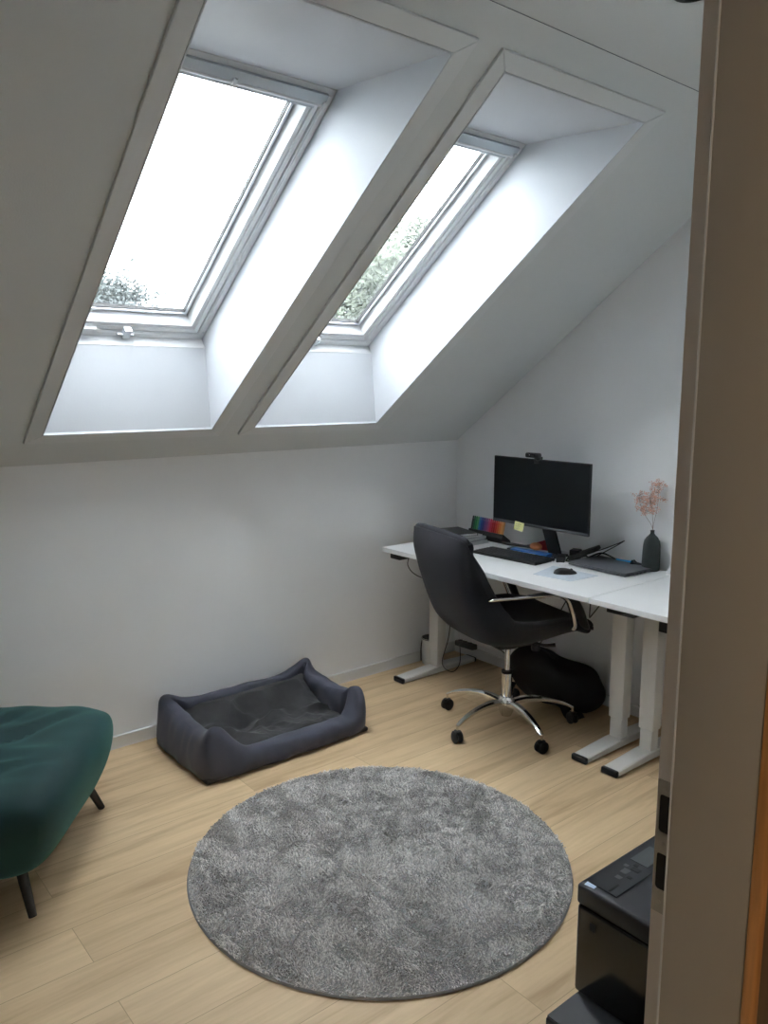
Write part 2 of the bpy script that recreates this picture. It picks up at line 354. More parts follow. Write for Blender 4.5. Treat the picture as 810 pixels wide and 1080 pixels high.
# ------------------------------------------------------------------ roof windows
def ring(b, x0, x1, s0, s1, wd, d0, d1, ws=None):
    ws = ws or wd
    o = [(x0, s0), (x1, s0), (x1, s1), (x0, s1)]; i_ = [(x0+wd, s0+ws), (x1-wd, s0+ws), (x1-wd, s1-ws), (x0+wd, s1-ws)]
    for k in range(4):
        j = (k+1) % 4
        q = [SP(*o[k], d0), SP(*o[j], d0), SP(*i_[j], d0), SP(*i_[k], d0)]
        b.prism(q, SP(0, 0, d1)-SP(0, 0, d0))
def sbox(b, x0, x1, s0, s1, d0, d1): b.prism([SP(x0, s0, d0), SP(x1, s0, d0), SP(x1, s1, d0), SP(x0, s1, d0)], SP(0, 0, d1)-SP(0, 0, d0))
FB, FT, FD = 0.425, 1.700, 0.350
for wi, (xa, xb) in enumerate(WIN):
    wn = struct(bpy.data.objects.new('window_%d' % (wi+1), None)); C.objects.link(wn)
    b = MB(); t = 0.02
    poly = [(SB, -0.002), (FB, FD+0.02), (FT, FD+0.02), (ST, -0.002)]
    b.prism([SP(xb, s, d) for s, d in poly], (t, 0, 0)); b.prism([SP(xa-t, s, d) for s, d in poly], (t, 0, 0))
    pb = [SP(xa, SB, -0.002), SP(xb, SB, -0.002), SP(xb, FB, FD-0.045), SP(xa, FB, FD-0.045)]; b.prism(pb, (0, t, -0.004))
    pt = [SP(xa, ST, -0.002), SP(xb, ST, -0.002), SP(xb, FT, FD+0.02), SP(xa, FT, FD+0.02)]; b.prism(pt, (0, -0.002, t))
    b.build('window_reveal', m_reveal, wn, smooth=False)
    # flat mitred casing round the opening on the ceiling
    b = MB(); cw = 0.062
    ring(b, xa-cw, xb+cw, SB-cw, ST+cw, cw-0.004, -0.012, 0.0); o = b.build('window_casing', m_casing, wn, smooth=False)
    md = o.modifiers.new('b', 'BEVEL'); md.width = 0.003; md.segments = 2
    # bright front lip of the lining
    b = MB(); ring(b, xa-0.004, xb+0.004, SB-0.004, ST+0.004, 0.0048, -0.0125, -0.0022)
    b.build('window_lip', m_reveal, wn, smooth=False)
    # fixed frame
    b = MB(); ring(b, xa-0.02, xb+0.02, FB-0.02, FT+0.02, 0.050, FD, FD+0.12)
    sbox(b, xa, xb, FB-0.012, FB, FD-0.05, FD+0.02)
    ring(b, xa+0.002, xb-0.002, FB+0.002, FT-0.002, 0.024, FD-0.004, FD)
    fr = b.build('window_frame', m_frame, wn, smooth=False)
    md = fr.modifiers.new('b', 'BEVEL'); md.width = 0.0015; md.segments = 1
    for xx in (xb-0.014, xa+0.014):
        for ss in (FB+0.05, FT-0.05):
            b = MB(); b.lathe([(0.0045, 0), (0.0045, 0.001), (0.002, 0.002)], 12, mtx=Matrix.Translation(SP(xx, ss, FD-0.004)) @ Matrix.Rotation(math.pi+A*-1, 4, 'X')); b.build('screw', m_alu, fr)
    # sash, stepped
    b = MB(); ring(b, xa+0.034, xb-0.034, FB+0.034, FT-0.034, 0.019, FD+0.006, FD+0.09)
    ring(b, xa+0.054, xb-0.054, FB+0.054, FT-0.054, 0.017, FD+0.012, FD+0.09)
    # sloping glazing rebate
    x0, x1, s0, s1 = xa+0.070, xb-0.070, FB+0.070, FT-0.070; k = 0.014
    o_ = [(x0, s0), (x1, s0), (x1, s1), (x0, s1)]; n_ = [(x0+k, s0+k), (x1-k, s0+k), (x1-k, s1-k), (x0+k, s1-k)]
    for q in range(4):
        j = (q+1) % 4
        b.add([SP(*o_[q], FD+0.013), SP(*o_[j], FD+0.013), SP(*n_[j], FD+0.066), SP(*n_[q], FD+0.066)], [(0, 1, 2, 3)])
    sash = b.build('window_sash', m_frame, wn, smooth=False)
    b = MB(); ring(b, x0+k, x1-k, s0+k, s1-k, 0.004, FD+0.060, FD+0.075); b.build('gasket', m_gasket, sash, smooth=False)
    b = MB(); ring(b, x0+k+0.004, x1-k-0.004, s0+k+0.004, s1-k-0.004, 0.011, FD+0.056, FD+0.080); b.build('spacer_strip', m_alu, sash, smooth=False)
    b = MB(); ring(b, x0+k+0.015, x1-k-0.015, s0+k+0.015, s1-k-0.015, 0.003, FD+0.062, FD+0.080); b.build('gasket', m_gasket, sash, smooth=False)
    b = MB(); sbox(b, x0, x1, s0, s1, FD+0.070, FD+0.074); sbox(b, x0, x1, s0, s1, FD+0.088, FD+0.092); b.build('window_pane', m_glass, sash, smooth=False)
    # ventilation flap with its bar across the top
    vt = MB(); sbox(vt, xa+0.006, xb-0.030, FT-0.034, FT+0.004, FD-0.016, FD-0.004); sbox(vt, xa+0.034, xb-0.052, FT-0.062, FT-0.034, FD+0.000, FD+0.016)
    v = vt.build('ventilation_flap', m_vent, wn, smooth=False)
    b = MB(); b.tube([SP(xa+0.01, FT-0.038, FD-0.013), SP(xb-0.032, FT-0.038, FD-0.013)], 0.006, 10); b.build('flap_bar', m_frame, v)
    for xx in (xa+0.36, xb-0.034):
        b = MB(); sbox(b, xx-0.006, xx+0.006, FT-0.046, FT-0.020, FD-0.024, FD-0.014); b.build('flap_bracket', m_frame, v, smooth=False)
    # latch on the lower sash member
    b = MB(); sbox(b, xa+0.12, xa+0.245, FB+0.030, FB+0.048, FD-0.010, FD+0.006); v = b.build('latch_rail', m_frame, wn, smooth=False)
    b = MB(); sbox(b, xa+0.355, xa+0.385, FB+0.010, FB+0.058, FD-0.022, FD); b.tube([SP(xa+0.33, FB+0.026, FD-0.014), SP(xa+0.40, FB+0.024, FD-0.014)], 0.007, 8)
    b.build('latch_handle', m_alu, wn)

# ------------------------------------------------------------------ outside
b = MB(); b.box(-60, 60, 3.0, 90, -3.1, -3.0); tag(b.build('unseen_bounce_ground', m_bounce, smooth=False), kind='structure')  # unseen ground, made pale to bounce light up onto the window soffits
def tree(x, y, ztop, rx, rz, nleaf, leafm, label, seed, leaf=0.07, zbot=-3.0):
    rnd = random.Random(seed)
    t = thing('garden_tree', label, 'tree', (x, y, zbot))
    hz = ztop - zbot; cz = hz - rz
    b = MB(); b.tube([(0, 0, 0), (0.1, 0.05, cz*0.5), (0, 0, cz), (0.05, -0.05, hz-0.3)], [0.16, 0.11, 0.07, 0.02], 8, smooth=4)
    tips = []
    for i in range(26):
        a = rnd.uniform(0, 6.283); z0 = cz - rz*0.8 + rnd.random()*rz*1.4; el = rnd.uniform(0.1, 0.9)
        L_ = rx*rnd.uniform(0.6, 1.0)*math.sqrt(max(0.1, 1-((z0-cz)/rz)**2*0.8))
        p1 = Vector((math.cos(a)*L_, math.sin(a)*L_, z0+el*L_*0.7))
        b.tube([(0, 0, z0), (math.cos(a)*L_*0.5, math.sin(a)*L_*0.5, z0+el*L_*0.5), p1], [0.035, 0.02, 0.006], 5, smooth=3)
        for q in range(5): tips.append(Vector((0, 0, z0)).lerp(p1, 0.35+0.6*rnd.random()))
    b.build('trunk', m_bark, t)
    vs, fs = [], []
    for i in range(nleaf):
        c = rnd.choice(tips); p = c + Vector((rnd.gauss(0, 1), rnd.gauss(0, 1), rnd.gauss(0, 1)))*rx*0.13
        u = Vector((rnd.gauss(0, 1), rnd.gauss(0, 1), rnd.gauss(0, 1))).normalized(); v = u.orthogonal().normalized()
        s_ = leaf*rnd.uniform(0.6, 1.3); k = len(vs)
        vs += [p-u*s_, p+v*s_*0.45, p+u*s_, p-v*s_*0.45]; fs.append((k, k+1, k+2, k+3))
    b = MB(); b.add(vs, fs); b.build('foliage', leafm, t, smooth=False)
tree(0.95, 10.0, 4.0, 1.6, 2.3, 52000, m_leaf1, 'dark garden tree seen low in the left roof window', 3, 0.05)
tree(3.75, 5.1, 4.75, 1.7, 3.3, 70000, m_leaf2, 'pale green birch tree seen through the right roof window', 5, 0.042)
tree(7.6, 7.6, 3.6, 2.0, 3.0, 22000, m_leaf2, 'lower bushy tree behind the birch outside the right roof window', 8, 0.08)
hs = thing('neighbouring_house', 'neighbouring house with a blue-grey roof behind the garden tree', 'house', (0.4, 17, -3))
b = MB(); b.box(-4, 4, 0, 6, 0, 4.6); b.build('house_wall', m_brick, hs, smooth=False)
b = MB(); b.prism([(-4.3, -0.4, 4.5), (-4.3, 3, 7.0), (-4.3, 6.4, 4.5)], (8.6, 0, 0))
for k in range(12): b.box(-4.3, 4.3, -0.42+k*0.28, -0.38+k*0.28, 4.5+k*0.206, 4.56+k*0.206)
b.build('roof', m_tile, hs, smooth=False)

# ------------------------------------------------------------------ ceiling lamp
t = thing('ceiling_spotlight', 'round black ceiling lamp cut by the top edge of the picture', 'lamp', (-1.385, -2.245, CZ))
b = MB(); b.lathe([(0.050, 0), (0.052, -0.004), (0.052, -0.022), (0.048, -0.026), (0.01, -0.027)], 40); b.build('lamp_base', m_black, t)
b = MB(); b.lathe([(0.030, -0.0272), (0.030, -0.029), (0.0, -0.029)], 28, capt=False); b.build('lamp_glass', m_blackg, t)

# ------------------------------------------------------------------ round rug
t = thing('round_rug', 'round grey shag rug lying on the oak floor', 'rug', (-1.788, -1.457, 0))
RR = 0.668
b = MB(); b.lathe([(RR-0.004, 0.0005), (RR, 0.003), (RR-0.004, 0.010), (0.02, 0.011)], 128); b.build('backing', mat('rug backing', (0.30, 0.30, 0.30, 1), 0.9), t)
vs, fs = [], []; rnd = random.Random(11)
for i in range(64000):
    r = (RR-0.004)*math.sqrt(rnd.random()); a = rnd.random()*6.28318; x, y = r*math.cos(a), r*math.sin(a)
    f1 = noise.noise(Vector((x*4.5, y*4.5, 1.3)))*2.6 + noise.noise(Vector((x*17, y*17, 4.3)))*1.6
    la = f1*3.0 + rnd.uniform(-0.7, 0.7); hgt = rnd.uniform(0.009, 0.015)
    if r > RR-0.02: hgt *= 0.8
    ln = rnd.uniform(0.005, 0.013); dx, dy = math.cos(la)*ln, math.sin(la)*ln
    wa = rnd.random()*3.14159; wx, wy = math.cos(wa)*0.0021, math.sin(wa)*0.0021; k = len(vs)
    z0 = 0.009
    vs += [(x-wx, y-wy, z0), (x+wx, y+wy, z0), (x+dx*0.4+wx, y+dy*0.4+wy, z0+hgt*0.6), (x+dx*0.4-wx, y+dy*0.4-wy, z0+hgt*0.6), (x+dx, y+dy, z0+hgt*rnd.uniform(0.75, 1))]
    fs += [(k, k+1, k+2, k+3), (k+3, k+2, k+4)]
me = bpy.data.meshes.new('pile'); me.from_pydata(vs, [], fs); me.materials.append(m_rug)
po = bpy.data.objects.new('pile', me); C.objects.link(po); po.parent = t; po['kind'] = 'stuff'

# ------------------------------------------------------------------ dog bed
def bed():
    t = thing('dog_bed', 'dark grey rectangular dog bed with raised sides on the floor', 'pet bed', (-1.597, -0.345, 0), R(0))
    hx, hy = 0.442, 0.268
    # outline as a rounded rectangle, parameter 0..1 starting mid front, going to +x
    def sm(a, b_, x):
        u = max(0, min(1, (x-a)/(b_-a))); return u*u*(3-2*u)
    N = 176
    def outline(i):
        a = 2*math.pi*i/N - math.pi/2
        c, s = math.cos(a), math.sin(a); n = 9
        r = (abs(c)**n+abs(s)**n)**(-1/n)
        # straighten spacing
        return Vector((c*r, s*r, 0))
    pts = [outline(i) for i in range(N)]
    vs, fs = [], []; K = 16
    for i, q in enumerate(pts):
        x, y = q.x, q.y
        corner = (abs(x)*abs(y))**6
        front = sm(-0.75, -0.97, y) if True else 0
        hgt = 0.192 + (0.095 if x < 0 and y < 0 else 0.115)*corner
        if y > 0: hgt += 0.012*sm(0, 1, abs(y))
        if y < -0.6:
            fdip = sm(-0.62, -0.93, y) * (1 - sm(0.70, 0.97, abs(x+0.03)))
            fdip2 = sm(-0.84, -0.45, x) * (1-sm(0.74, 0.99, x))
            hgt = hgt*(1-fdip2*sm(-0.6, -0.93, y)) + 0.095*fdip2*sm(-0.6, -0.93, y)
        th = 0.105 if y < 0.8 else 0.085
        th *= 0.75 + 0.25*(1-corner)
        cx, cy = x*hx, y*hy
        nrm = Vector((math.copysign(abs(x)**4, x), math.copysign(abs(y)**4, y), 0)).normalized()
        for k in range(K):
            an = 2*math.pi*k/K
            u = math.cos(an); v = math.sin(an)          # u outward, v up
            vv = math.copysign(abs(v)**0.62, v); uu = math.copysign(abs(u)**0.8, u)
            z = hgt*(0.5+0.5*vv)
            inw = 0.5*th*(uu-1) - 0.035*(z/0.2)**1.5*(1-corner*0.9)
            wr = 0.010*noise.noise(Vector((cx*9+u*0.6, cy*9, z*14)))+0.007*noise.noise(Vector((cx*22, cy*22+u, z*26)))
            p = Vector((cx, cy, 0)) + nrm*(inw+wr+0.016+0.055*corner*(z/0.25)**2)
            z += 0.012*noise.noise(Vector((cx*6, cy*6, 2+u)))*(v > 0)
            vs.append(Vector((p.x, p.y, max(0.004, z))))
    for i in range(N):
        for k in range(K):
            fs.append((i*K+k, ((i+1) % N)*K+k, ((i+1) % N)*K+(k+1) % K, i*K+(k+1) % K))
    b = MB(); b.add(vs, fs); o = b.build('bolster', m_bed, t); subd(o, 1)
    b = MB(); b.box(-hx+0.012, hx-0.012, -hy+0.012, hy-0.012, 0.001, 0.022, 0.008); b.build('base', m_black, t)
    # inner cushion, rumpled, riding up the back side
    nx, ny = 84, 56; vs, fs = [], []
    for j in range(ny+1):
        for i in range(nx+1):
            u = i/nx*2-1; v = j/ny*2-1
            x = u*(hx-0.06); y = v*(hy-0.062)-0.012
            edge = max(abs(u)**6, (abs(v)**6 if v < 0 else 0))
            z = 0.088 - 0.035*edge
            rise = max(0, (v-0.12)/0.88)
            z += 0.115*rise**1.25*(1-0.35*abs(u)**8)
            z += 0.045*max(0, abs(u)-0.8)/0.2*(v > 0)*rise
            q = Vector((x*7, y*9, 0.4))
            z += 0.020*noise.noise(q) + 0.020*(1-abs(noise.noise(q*1.1+Vector((3, 1, 0)))*2)) * (1-edge) - 0.008
            z += 0.026*math.exp(-((v-0.02-0.12*math.sin(u*5))/0.07)**2)*(0.5+0.5*math.sin(u*8+1)) + 0.022*math.exp(-((u+0.45-0.25*v)/0.06)**2)*(v > -0.3)*min(1, v+0.3)
            z += 0.004*noise.noise(q*7)
            vs.append(Vector((x, y, min(max(z, 0.03), 0.178 + 0.02*abs(u)**6))))
    for j in range(ny):
        for i in range(nx):
            a = j*(nx+1)+i; fs.append((a, a+1, a+nx+2, a+nx+1))
    b = MB(); b.add(vs, fs); o = b.build('cushion', m_liner, t)
    sl = o.modifiers.new('s', 'SOLIDIFY'); sl.thickness = 0.02; sl.offset = -1; subd(o, 1)
    b = MB(); b.box(hx-0.02, hx+0.014, -0.19, -0.175, 0.03, 0.05); b.build('care_tag', m_black, t, smooth=False)
bed()

# ------------------------------------------------------------------ green velvet footstool
def ottoman():
    ang = math.atan2(-0.595, 0.80)            # local +x faces the room's right, +y to the back wall
    t = thing('footstool', 'large dark green velvet footstool in the corner at the left picture edge', 'footstool', (-2.84, -1.084, 0), ang)
    W, D = 0.74, 0.77
    nx, ny = 40, 40; vs, fs = [], []
    # closed pillow body by spherical mapping of a superellipsoid, tapering below
    b = MB(); bm2 = bmesh.new(); bmesh.ops.create_cube(bm2, size=2); bmesh.ops.subdivide_edges(bm2, edges=bm2.edges[:], cuts=23, use_grid_fill=True)
    for v in bm2.verts:
        x, y, z = v.co
        # round corners
        def f(a, b_, c): return a*math.sqrt(max(0, 1-0.17*abs(b_)**6-0.20*abs(c)**6+0.06*abs(b_*c)**5))
        X, Y, Z = f(x, y, z), f(y, x, z), f(z, x, y)
        tz = (z+1)/2
        bul = 1.0
        Zw = 0.125 + 0.155*(Z+1)
        sh = 0.055*math.sin(min(1, max(0, tz*1.05))*math.pi*0.62)  # bulge of the sides
        px = -W/2 + X*(W/2+sh); py = D/2 + Y*(D/2+sh*0.6)
        if z > 0.9:
            Zw += -0.018*abs(noise.noise(Vector((px*3+2, py*9, 1))))*(1-max(abs(x), abs(y))**3)*1.6 + 0.014*noise.noise(Vector((px*6, py*6, 5)))
            dmp = 1-max(abs(x), abs(y))**4
            for (cx, cy, an) in ((-0.22, 0.50, 0.9), (-0.40, 0.36, 0.7), (-0.12, 0.62, 1.0), (-0.15, 0.22, 0.4), (-0.3, 0.64, 1.1)):
                dx, dy = px-cx, py-cy; uu = dx*math.cos(an)+dy*math.sin(an); vv = -dx*math.sin(an)+dy*math.cos(an)
                Zw -= 0.028*math.exp(-(uu/0.11)**2-(vv/0.016)**2)*dmp - 0.014*math.exp(-(uu/0.11)**2-((vv-0.03)/0.018)**2)*dmp
        else:
            px += 0.006*noise.noise(Vector((px*5, py*5, Zw*7)))
        v.co = Vector((px, py, Zw))
    b.merge(bm2); o = b.build('upholstery', m_velvet, t); subd(o, 1)
    for i, (x, y, dx, dy) in enumerate(((-0.09, 0.10, 0.045, -0.035), (-0.09, 0.68, 0.065, 0.04), (-0.64, 0.10, -0.04, -0.04), (-0.64, 0.66, -0.04, 0.04))):
        b = MB(); b.tube([(x, y, 0.17), (x+dx, y+dy, 0.0)], [0.019, 0.013], 14); b.build('leg', m_black, t)
ottoman()

# ------------------------------------------------------------------ desks
DT = 0.7787
def desk(y0, y1, label, legs, extra):
    t = thing('standing_desk', label, 'desk', (-0.35, (y0+y1)/2, 0)); oy = -(y0+y1)/2; ox = 0.35
    b = MB(); b.box(-0.70+ox, -0.012+ox, y1+oy, y0+oy, DT-0.025, DT, 0.002, 1); b.build('desktop', m_white, t)
    for xa_ in (-0.40, -0.24):
        b = MB(); b.box(xa_+ox, xa_+0.04+ox, y1+0.10+oy, y0-0.10+oy, DT-0.065, DT-0.025, 0.003, 1); b.build('crossbar', m_whitem, t, smooth=False)
    for ly in legs:
        yc = ly-0.0375+oy
        b = MB(); b.box(-0.380+ox, -0.315+ox, yc-0.0375, yc+0.0375, 0.135, DT-0.065, 0.005, 2); b.box(-0.63+ox, -0.08+ox, yc-0.03, yc+0.03, DT-0.05, DT-0.025, 0.003, 1)
        lg = b.build('leg', m_whitem, t)
        b = MB(); b.box(-0.374+ox, -0.321+ox, yc-0.031, yc+0.031, 0.035, 0.14, 0.004, 2); b.build('inner_column', m_whitem, lg)
        b = MB()
        sec = lambda x, w_, h_: [(x+ox, yc-w_/2, 0.008), (x+ox, yc+w_/2, 0.008), (x+ox, yc+w_/2, h_-0.004), (x+ox, yc+w_/2-0.006, h_), (x+ox, yc-w_/2+0.006, h_), (x+ox, yc-w_/2, h_-0.004)]
        secs = [sec(-0.628, 0.078, 0.030), sec(-0.40, 0.08, 0.042), sec(-0.30, 0.08, 0.042), sec(-0.07, 0.078, 0.030)]
        vs = [p for s_ in secs for p in s_]; n = 6
        fs = [tuple(range(n)), tuple(reversed(range(3*n, 4*n)))] + [(i*n+k, i*n+(k+1) % n, (i+1)*n+(k+1) % n, (i+1)*n+k) for i in range(3) for k in range(n)]
        b.add(vs, fs); ft = b.build('foot', m_whitem, t, smooth=False)
        for xa_, xb_ in ((-0.648, -0.627), (-0.072, -0.055)):
            b = MB(); b.box(xa_+ox, xb_+ox, yc-0.040, yc+0.040, 0.003, 0.031, 0.006, 3); b.build('end_cap', m_black, ft)
        for xx in (-0.60, -0.12):
            b = MB(); b.lathe([(0.017, 0.0), (0.017, 0.009)], 16, (xx+ox, yc, 0)); b.build('levelling_foot', m_black, ft)
    b = MB(); x0, x1, ya, yb = extra; b.box(x0+ox, x1+ox, ya+oy, yb+oy, DT-0.055, DT-0.0255, 0.004, 2); hsx = b.build('handset', m_black, t)
    b = MB(); b.box(-0.30+ox, -0.12+ox, (y0+y1)/2-0.12+oy, (y0+y1)/2+0.12+oy, DT-0.075, DT-0.026, 0.004, 1); b.build('control_box', m_black, t)
    if y1 < -2: b = MB(); b.box(-0.62+ox, -0.48+ox, -1.98+oy, -1.79+oy, DT-0.095, DT-0.026, 0.005, 2); b.build('power_supply', m_black, t)
    return t
desk(-0.135, -1.508, 'long white standing desk holding the monitor, nearest the low wall', (-0.172, -1.414), (-0.69, -0.60, -0.27, -0.19))
desk(-1.512, -2.70, 'second white standing desk, cut by the door frame', (-1.573, -2.58), (-0.66, -0.57, -1.70, -1.57))

# ------------------------------------------------------------------ office chair
def chair():
    t = thing('office_chair', 'dark fabric office chair on a polished five-star base at the desk', 'chair', (-0.59, -0.97, 0), R(-13))
    # profile of the shell's inner centre line: (f, z), from top of back to front of seat
    prof = [(-0.385, 0.995), (-0.402, 0.925), (-0.390, 0.84), (-0.365, 0.75), (-0.328, 0.655), (-0.280, 0.570), (-0.195, 0.508), (-0.06, 0.492), (0.06, 0.502), (0.17, 0.518), (0.26, 0.526), (0.325, 0.508)]
    P = spline([Vector((a, 0, c)) for a, c in prof], 5); n = len(P)
    def prm(arr, u):
        f = u*(len(arr)-1); j = min(int(f), len(arr)-2); return arr[j]*(1-(f-j))+arr[j+1]*(f-j)
    wid = [0.222, 0.228, 0.230, 0.228, 0.238, 0.248, 0.252, 0.252, 0.250, 0.246, 0.238, 0.215]
    wing = [0.004, 0.050, 0.085, 0.105, 0.120, 0.130, 0.120, 0.105, 0.090, 0.070, 0.035, 0.0]
    K = 24; vs, fs = [], []
    def frame(i):
        tg = (P[min(i+1, n-1)]-P[max(i-1, 0)]).normalized(); nm = Vector((-tg.z, 0, tg.x))
        if (nm.x < 0) if i < n*0.55 else (nm.z < 0): nm = -nm
        return tg, nm
    inner, outer = [], []
    for i in range(n):
        u = i/(n-1); tg, nm = frame(i)
        hw = prm(wid, u); wg = prm(wing, u); ro, ri = [], []
        for k in range(K+1):
            q = k/K*2-1
            s_ = hw*math.sin(q*math.pi/2)*1.0
            lift = wg*(abs(q)**3.2)
            th = 0.032*(1-abs(q)**6)+0.010
            top_round = 0.016*(abs(q)**8)*(i < 4)*(4-i)/4
            base = P[i] + Vector((0, s_, 0)) + nm*lift - Vector((0, 0, top_round))
            ri.append(base+nm*th*0.45); ro.append(base-nm*th*0.75 + Vector((0, (0.006 if q > 0 else -0.006)*abs(q)**4, 0)))
        inner.append(ri); outer.append(ro)
    def grid(G, flip=False):
        k0 = len(vs)
        for row in G: vs.extend(row)
        m = len(G[0])
        for i in range(len(G)-1):
            for j in range(m-1):
                a = k0+i*m+j; fs.append((a, a+1, a+m+1, a+m))
    # fabric outer shell (with rims) and inner upholstery
    grid(outer)
    m = K+1; k0 = len(vs)
    b = MB(); b.add(vs, fs); o = b.build('outer_shell', m_fabric, t); sl = o.modifiers.new('s', 'SOLIDIFY'); sl.thickness = 0.008; sl.offset = 0; subd(o, 1)
    for nm_, a0, a1 in (('backrest', 0, int(n*0.56)), ('seat', int(n*0.56)-1, n-1)):
        vs.clear(); fs.clear(); grid(inner[a0:a1+1])
        b = MB(); b.add(vs, fs); o = b.build(nm_, m_fabric, t); sl = o.modifiers.new('s', 'SOLIDIFY'); sl.thickness = 0.03; sl.offset = 0; subd(o, 1)
    # seat front roll
    b = MB(); e = inner[-1]; b.tube([p-Vector((0.006, 0, 0.008)) for p in e], 0.019, 10); b.build('front_roll', m_leather, t)
    b = MB(); b.tube([(p+q)/2+Vector((0, 0, 0.002)) for p, q in zip(inner[0], outer[0])], [0.012, 0.020, 0.021, 0.020, 0.012], 12); subd(b.build('top_roll', m_fabric, t), 1)
    # loop armrests
    for sg, wrap in ((-1, True), (1, False)):
        s = 0.268*sg
        path = [(-0.275, 0.235*sg, 0.722), (-0.272, s, 0.732), (-0.16, s*1.02, 0.727), (-0.02, s*1.03, 0.722), (0.07, s*1.03, 0.716), (0.125, s*1.02, 0.690), (0.155, s, 0.645), (0.19, s*0.97, 0.560), (0.195, s*0.90, 0.530)]
        b = MB(); b.tube(path, 0.0105, 12, smooth=6, flat=(1.15, 0.75)); ar = b.build('armrest', m_chrome, t)
        pad = [(-0.10, s*1.02, 0.732), (-0.01, s*1.02, 0.731), (0.075, s*1.02, 0.726), (0.150, s*1.01, 0.694), (0.192, s, 0.640), (0.232, s*0.99, 0.560), (0.260, s*0.95, 0.530)]
        b = MB(); b.tube([Vector(p)+Vector((0.006, 0, 0)) for p in pad], [0.008, 0.013, 0.020, 0.026, 0.028, 0.026, 0.014], 12, smooth=6, flat=(1.2, 0.6)); b.build('arm_pad', m_leather, ar)
    # mechanism, lever
    b = MB(); b.box(-0.10, 0.13, -0.075, 0.075, 0.415, 0.468, 0.012, 3); b.box(-0.035, 0.035, -0.035, 0.035, 0.395, 0.43, 0.01, 2)
    mc = b.build('tilt_mechanism', m_black, t)
    b = MB(); b.tube([(0.06, -0.06, 0.445), (0.09, -0.16, 0.443), (0.13, -0.20, 0.450)], [0.007, 0.007, 0.010], 10, smooth=4); b.build('lever', m_black, mc)
    b = MB(); b.lathe([(0.020, 0), (0.024, 0.012), (0.018, 0.03)], 16, (0.10, -0.09, 0.395)); b.build('tension_knob', m_black, mc)
    # gas lift
    b = MB(); b.lathe([(0.014, 0.26), (0.014, 0.405)], 20); b.lathe([(0.031, 0.120), (0.031, 0.128), (0.026, 0.13), (0.026, 0.272), (0.022, 0.276), (0.015, 0.276)], 24)
    gl = b.build('gas_lift', m_chrome, t)
    b = MB(); b.lathe([(0.0275, 0.268), (0.0285, 0.272), (0.0285, 0.280), (0.015, 0.285)], 24); b.build('collar', m_black, gl)
    b = MB(); b.lathe([(0.010, 0.045), (0.026, 0.05), (0.036, 0.075), (0.040, 0.10), (0.040, 0.135), (0.032, 0.150), (0.026, 0.152)], 28); b.build('base_hub', m_chrome, t)
    for k in range(5):
        a = R(107+72*k+13); ca_, sa_ = math.cos(a), math.sin(a)
        f = lambda r, z, q=0: Vector((ca_*r-sa_*q, sa_*r+ca_*q, z))
        # arched spoke with flat tapering section
        pts = spline([f(0.025, 0.118), f(0.10, 0.135), (f(0.19, 0.132)), f(0.28, 0.110), f(0.335, 0.083)], 4)
        vs2, fs2 = [], []; nn = len(pts)
        for i, p in enumerate(pts):
            u = i/(nn-1); wd = 0.022*(1-u)+0.010*u; th = 0.013*(1-u)+0.006*u
            if i == nn-1: wd *= 0.8
            for q, z in ((-wd, -th), (-wd, th*0.3), (-wd*0.55, th), (wd*0.55, th), (wd, th*0.3), (wd, -th)):
                vs2.append(p+Vector((-sa_*q, ca_*q, z)))
        for i in range(nn-1):
            for j in range(6): fs2.append((i*6+j, i*6+(j+1) % 6, (i+1)*6+(j+1) % 6, (i+1)*6+j))
        fs2 += [tuple(range(6)), tuple((nn-1)*6+j for j in range(6))]
        b = MB(); b.add(vs2, fs2); b.build('spoke', m_chrome, t)
        rnd = random.Random(k+3); ph = a+R(90)+rnd.uniform(-0.6, 0.6)
        mt = Matrix.Translation(f(0.332, 0.029)) @ Matrix.Rotation(ph, 4, 'Z')
        b = MB()
        for sg in (-1, 1):
            b.lathe([(0.006, 0), (0.024, 0.001), (0.029, 0.005), (0.029, 0.013), (0.022, 0.018), (0.008, 0.020)], 24, mtx=mt @ Matrix.Translation((0, sg*0.004, 0)) @ Matrix.Rotation(R(-90*sg), 4, 'X'))
        cs = b.build('caster', m_black, t)
        b = MB(); b.tube([f(0.332, 0.03), f(0.332, 0.085)], 0.006, 10); b.build('caster_stem', m_chrome, cs)
        b = MB(); b.box(-0.018, 0.018, -0.012, 0.012, 0.012, 0.031, 0.006, 2, mtx=mt); b.build('caster_hood', m_black, cs)
    return t
chair()

# ------------------------------------------------------------------ monitor, webcam, sticky note
MX = -0.235
t = thing('computer_monitor', 'wide black computer monitor standing on the desk with its screen off', 'monitor', (-0.16, -0.84, DT))
mw0, mw1, mz0, mz1 = -0.525+0.84, -1.155+0.84, 0.932-DT, 1.287-DT; mx = MX+0.16
b = MB(); b.box(mx, mx+0.012, mw1, mw0, mz0, mz1, 0.002, 2); b.box(mx+0.012, mx+0.040, mw1+0.12, mw0-0.12, mz0+0.03, mz1-0.10, 0.010, 2); b.build('housing', m_black, t)
b = MB(); b.box(mx-0.0008, mx+0.001, mw1+0.005, mw0-0.005, mz0+0.016, mz1-0.005); b.build('screen', m_screen, t, smooth=False)
b = MB(); b.box(mx-0.0012, mx+0.010, mw1, mw0, mz0-0.002, mz0+0.011, 0.001, 1); b.build('chin_bar', mat('monitor chin', (0.06, 0.06, 0.065, 1), 0.4), t)
b = MB()
b.prism([(mx+0.030, -0.045, 0.25), (mx+0.030, 0.035, 0.25), (mx+0.080, -0.010, 0.008), (mx+0.080, -0.090, 0.008)], (0.014, 0, 0)); b.build('stand_neck', m_black, t, smooth=False)
b = MB()
